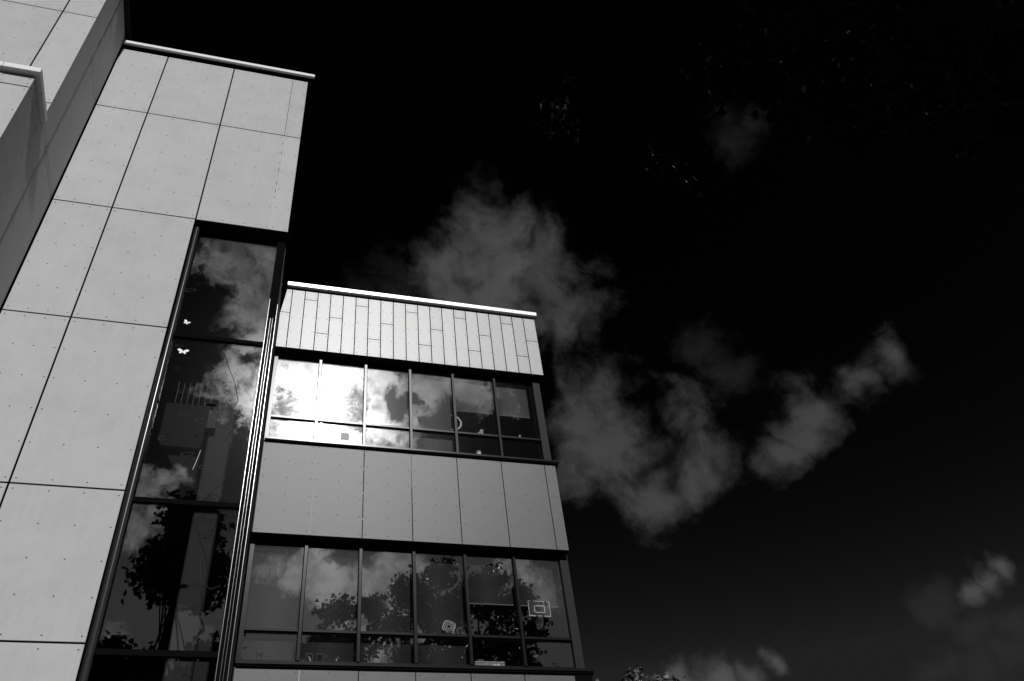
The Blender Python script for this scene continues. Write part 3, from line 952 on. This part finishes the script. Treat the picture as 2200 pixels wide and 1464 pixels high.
def limb(mb, p, q, r0, r1, m, rnd, k=5, bend=.12):
    p = Vector(p); q = Vector(q); L = (q - p).length
    pts, rs = [p], [r0]
    for i in range(1, k):
        t = i / k
        pts.append(p.lerp(q, t) + Vector((rnd.gauss(0, 1), rnd.gauss(0, 1), rnd.gauss(0, .5) + 1.2 * math.sin(t * 3.14))) * L * bend * .35)
        rs.append(r0 + (r1 - r0) * t)
    pts.append(q); rs.append(r1)
    mb.path(pts, rs, m, 7)
    return pts


rnd = random.Random(21)
# big maple beside and above the camera: its upper crown is mirrored in the lower window
T0 = (7.2, -2.6, 0)
maple = empty('maple_tree', 'large dark maple overhanging the upper right of the view and mirrored in the lower window', 'tree', loc=T0)
def rel(p): return (p[0] - T0[0], p[1] - T0[1], p[2] - T0[2])
crown = []
# upper crown whose outline shows in the mirror image (x, y, z above ground), radius, density
U = [((2.35, -1.0, 15.2), .55, 1.1), ((2.1, -1.2, 14.2), .55, 1.1), ((1.6, -1.0, 13.9), .35, .45), ((3.0, -1.6, 14.3), .7, 1.4), ((3.4, -.8, 15.3), .45, .7),
     ((4.0, -1.4, 15.0), .75, 1.4), ((4.4, -.8, 16.0), .5, .9), ((5.0, -1.5, 16.0), .8, 1.7), ((5.6, -1.0, 16.7), .55, 1.0), ((5.9, -2.0, 15.6), .9, 1.8),
     ((6.6, -1.4, 16.0), .8, 1.6), ((7.2, -1.0, 16.5), .6, 1.1), ((7.7, -1.6, 15.9), .7, 1.4), ((8.3, -1.1, 16.0), .5, .9), ((8.7, -1.6, 15.2), .55, 1.0), ((8.3, -2.0, 14.2), .7, 1.2),
     ((2.6, -1.2, 13.3), .6, 1.1), ((3.6, -1.8, 13.2), .7, 1.2), ((4.6, -1.2, 13.7), .75, 1.3), ((5.6, -1.8, 14.2), .9, 1.7), ((6.6, -2.0, 14.3), .9, 1.7), ((7.5, -1.8, 14.6), .8, 1.5),
     ((5.0, -2.0, 12.6), .8, 1.2), ((6.2, -2.4, 12.7), .9, 1.4), ((7.4, -2.2, 13.0), .8, 1.2), ((8.6, -2.5, 13.0), .5, .6), ((9.4, -2.4, 12.4), .5, .5)]
Lw = [((3.2, -2.5, 12.0), 1.0, 1.6), ((4.4, -3.2, 11.5), 1.2, 2), ((5.8, -3.4, 11.2), 1.3, 2), ((7.4, -3.5, 11.3), 1.3, 2), ((9, -3.4, 11.2), 1.2, 1.8),
      ((4.2, -1.2, 10.9), 1.1, 2), ((5.6, -.8, 10.8), 1.2, 2), ((7.2, -.8, 10.8), 1.3, 2), ((8.8, -1.0, 10.6), 1.2, 1.8), ((3.8, .6, 10.4), .9, 1.6), ((5.0, 1.0, 10.2), 1.1, 2), ((6.4, 1.0, 10.2), 1.2, 2), ((7.8, 1.2, 10.0), 1.2, 1.8),
      ((10.2, -2.2, 9.6), 1.2, 1.4), ((9.4, 1.0, 9.0), 1.1, 1.4), ((6.0, -5.0, 10.2), 1.4, 1.6), ((8.2, -5.0, 9.8), 1.4, 1.6)]
# hanging sprays that reach over the view
H = [((4.0, 2.9, 9.0), (.9, .6, .5), .8), ((5.3, 2.9, 9.3), (.9, .6, .5), .9), ((6.5, 2.8, 9.2), (.9, .6, .5), .8), ((5.6, 2.8, 8.4), (.7, .5, .45), .5), ((7.6, 2.8, 9.0), (.8, .6, .5), .6),
     ((4.7, 3.0, 8.35), (.5, .4, .3), .35), ((2.02, 3.5, 8.25), (.16, .2, .42), .16), ((3.05, 3.6, 7.95), (.26, .2, .26), .16)]
crown += U + Lw + H
cr = MB()
leaf_cloud(cr, [(rel(c), r_, d) for c, r_, d in U], 640, .112, M['leaf'], 'maple', rnd)
leaf_cloud(cr, [(rel(c), r_, d) for c, r_, d in Lw], 420, .17, M['leaf'], 'maple', rnd)
leaf_cloud(cr, [(rel(c), r_, d) for c, r_, d in H[:-2]], 520, .075, M['leafshade'], 'maple', rnd)
leaf_cloud(cr, [(rel(c), r_, d * 2) for c, r_, d in H[-2:]], 420, .055, M['leafshade'], 'maple', rnd)
cr.build('crown', maple)
tr = MB()
tr.path([(0, 0, 0), (.05, .02, 2.2), (-.1, .1, 4.6), (-.35, .15, 6.8)], [.42, .34, .30, .26], M['bark'], 12)
fork = Vector((-.35, .15, 6.8))
tr.path([(0, 0, -.02), (0, 0, .35)], [.62, .40], M['bark'], 12)
tr.build('trunk', maple)
lb = MB()
rnd = random.Random(77)
hubs = [((-2.2, .6, 10.2), .17), ((-.6, .4, 11.2), .19), ((1.2, .2, 10.6), .17), ((-.4, 2.6, 8.8), .14), ((-.3, -1.8, 9.4), .15)]
hubv = []
for h, r_ in hubs:
    limb(lb, fork, h, .2, r_ * .6, M['bark'], rnd); hubv.append(Vector(h))
for c, r_, d in crown:
    p = Vector(rel(c)); h = min(hubv, key=lambda q: (q - p).length)
    hang = isinstance(r_, tuple)
    if hang and r_[0] < .3: h = p + Vector((1.5, -.6, 2.2))
    limb(lb, h, p, .03 if hang else .06, .005 if hang else .014, M['twig'] if hang else M['bark'], rnd, 6, .05 if hang else .12)
    for _ in range(4):
        rr = r_[0] if isinstance(r_, tuple) else r_
        limb(lb, p, p + Vector((rnd.gauss(0, 1), rnd.gauss(0, 1), rnd.gauss(0.3, .8))) * rr * .6, .014, .004, M['bark'], rnd, 3)
lb.build('branches', maple)


def simple_tree(name, loc, h, cr_r, m, lab, cat, n, size, seed, kind='maple', conifer=False, ax=(1, 1)):
    rd = random.Random(seed)
    root = empty(name, lab, cat, loc=loc)
    t = MB(); t.path([(0, 0, 0), (.05, 0, h * .3), (-.05, .05, h * .6), (0, 0, h * .93)], [h * .025, h * .018, h * .011, h * .003], M['bark'], 10)
    cs_ = []
    if conifer:
        for k in range(22):
            f = k / 21
            rr = cr_r * (1.05 - f) * .7 + .12
            a = k * 2.4
            cs_.append(((math.cos(a) * rr * .6, math.sin(a) * rr * .6, h * (.12 + .85 * f)), (rr, rr, h * .06), .4 + rr / cr_r))
    else:
        for k in range(26):
            f = rd.uniform(0, 1); a = rd.uniform(0, 6.28)
            prof = math.sin(math.pi * (0.18 + .80 * f)) ** .8
            rr = cr_r * prof * rd.uniform(.5, .85)
            cs_.append(((math.cos(a) * rr, math.sin(a) * rr, h * (.35 + .60 * f)), cr_r * rd.uniform(.22, .38), 1))
        cs_.append(((0.1, 0, h * .955), cr_r * .2, .5))
        for c, r_, d in cs_:
            limb(t, (0, 0, min(c[2] * .7, h * .6)), c, .05, .015, M['bark'], rd, 5)
    t.build('trunk', root)
    l = MB(); leaf_cloud(l, cs_, n, size, m, kind, rd); l.build('crown', root)
    return root


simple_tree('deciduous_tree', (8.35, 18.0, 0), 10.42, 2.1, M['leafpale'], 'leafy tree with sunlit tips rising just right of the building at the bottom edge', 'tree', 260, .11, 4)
simple_tree('deciduous_tree', (20.4, 17.0, 0), 10.6, 3.2, M['leafshade'], 'very dark tree in the bottom right corner of the view', 'tree', 420, .13, 9)  # darkening towards the frame corner is put into its leaf colour
simple_tree('conifer_tree', (13.0, -12.0, 0), 18.6, 1.7, M['leafshade'], 'narrow dark conifer mirrored in the last bay of the lower window', 'tree', 330, .20, 12, 'plain', True)
simple_tree('deciduous_tree', (3.8, -14.0, 0), 18.3, 3.6, M['leafshade'], 'broad tree across the road mirrored at the foot of the lower window', 'tree', 420, .22, 15)
simple_tree('deciduous_tree', (-3.0, -14.0, 0), 24.3, 3.7, M['leafshade'], 'tall dark tree mirrored low in the tall stair window', 'tree', 800, .22, 31)
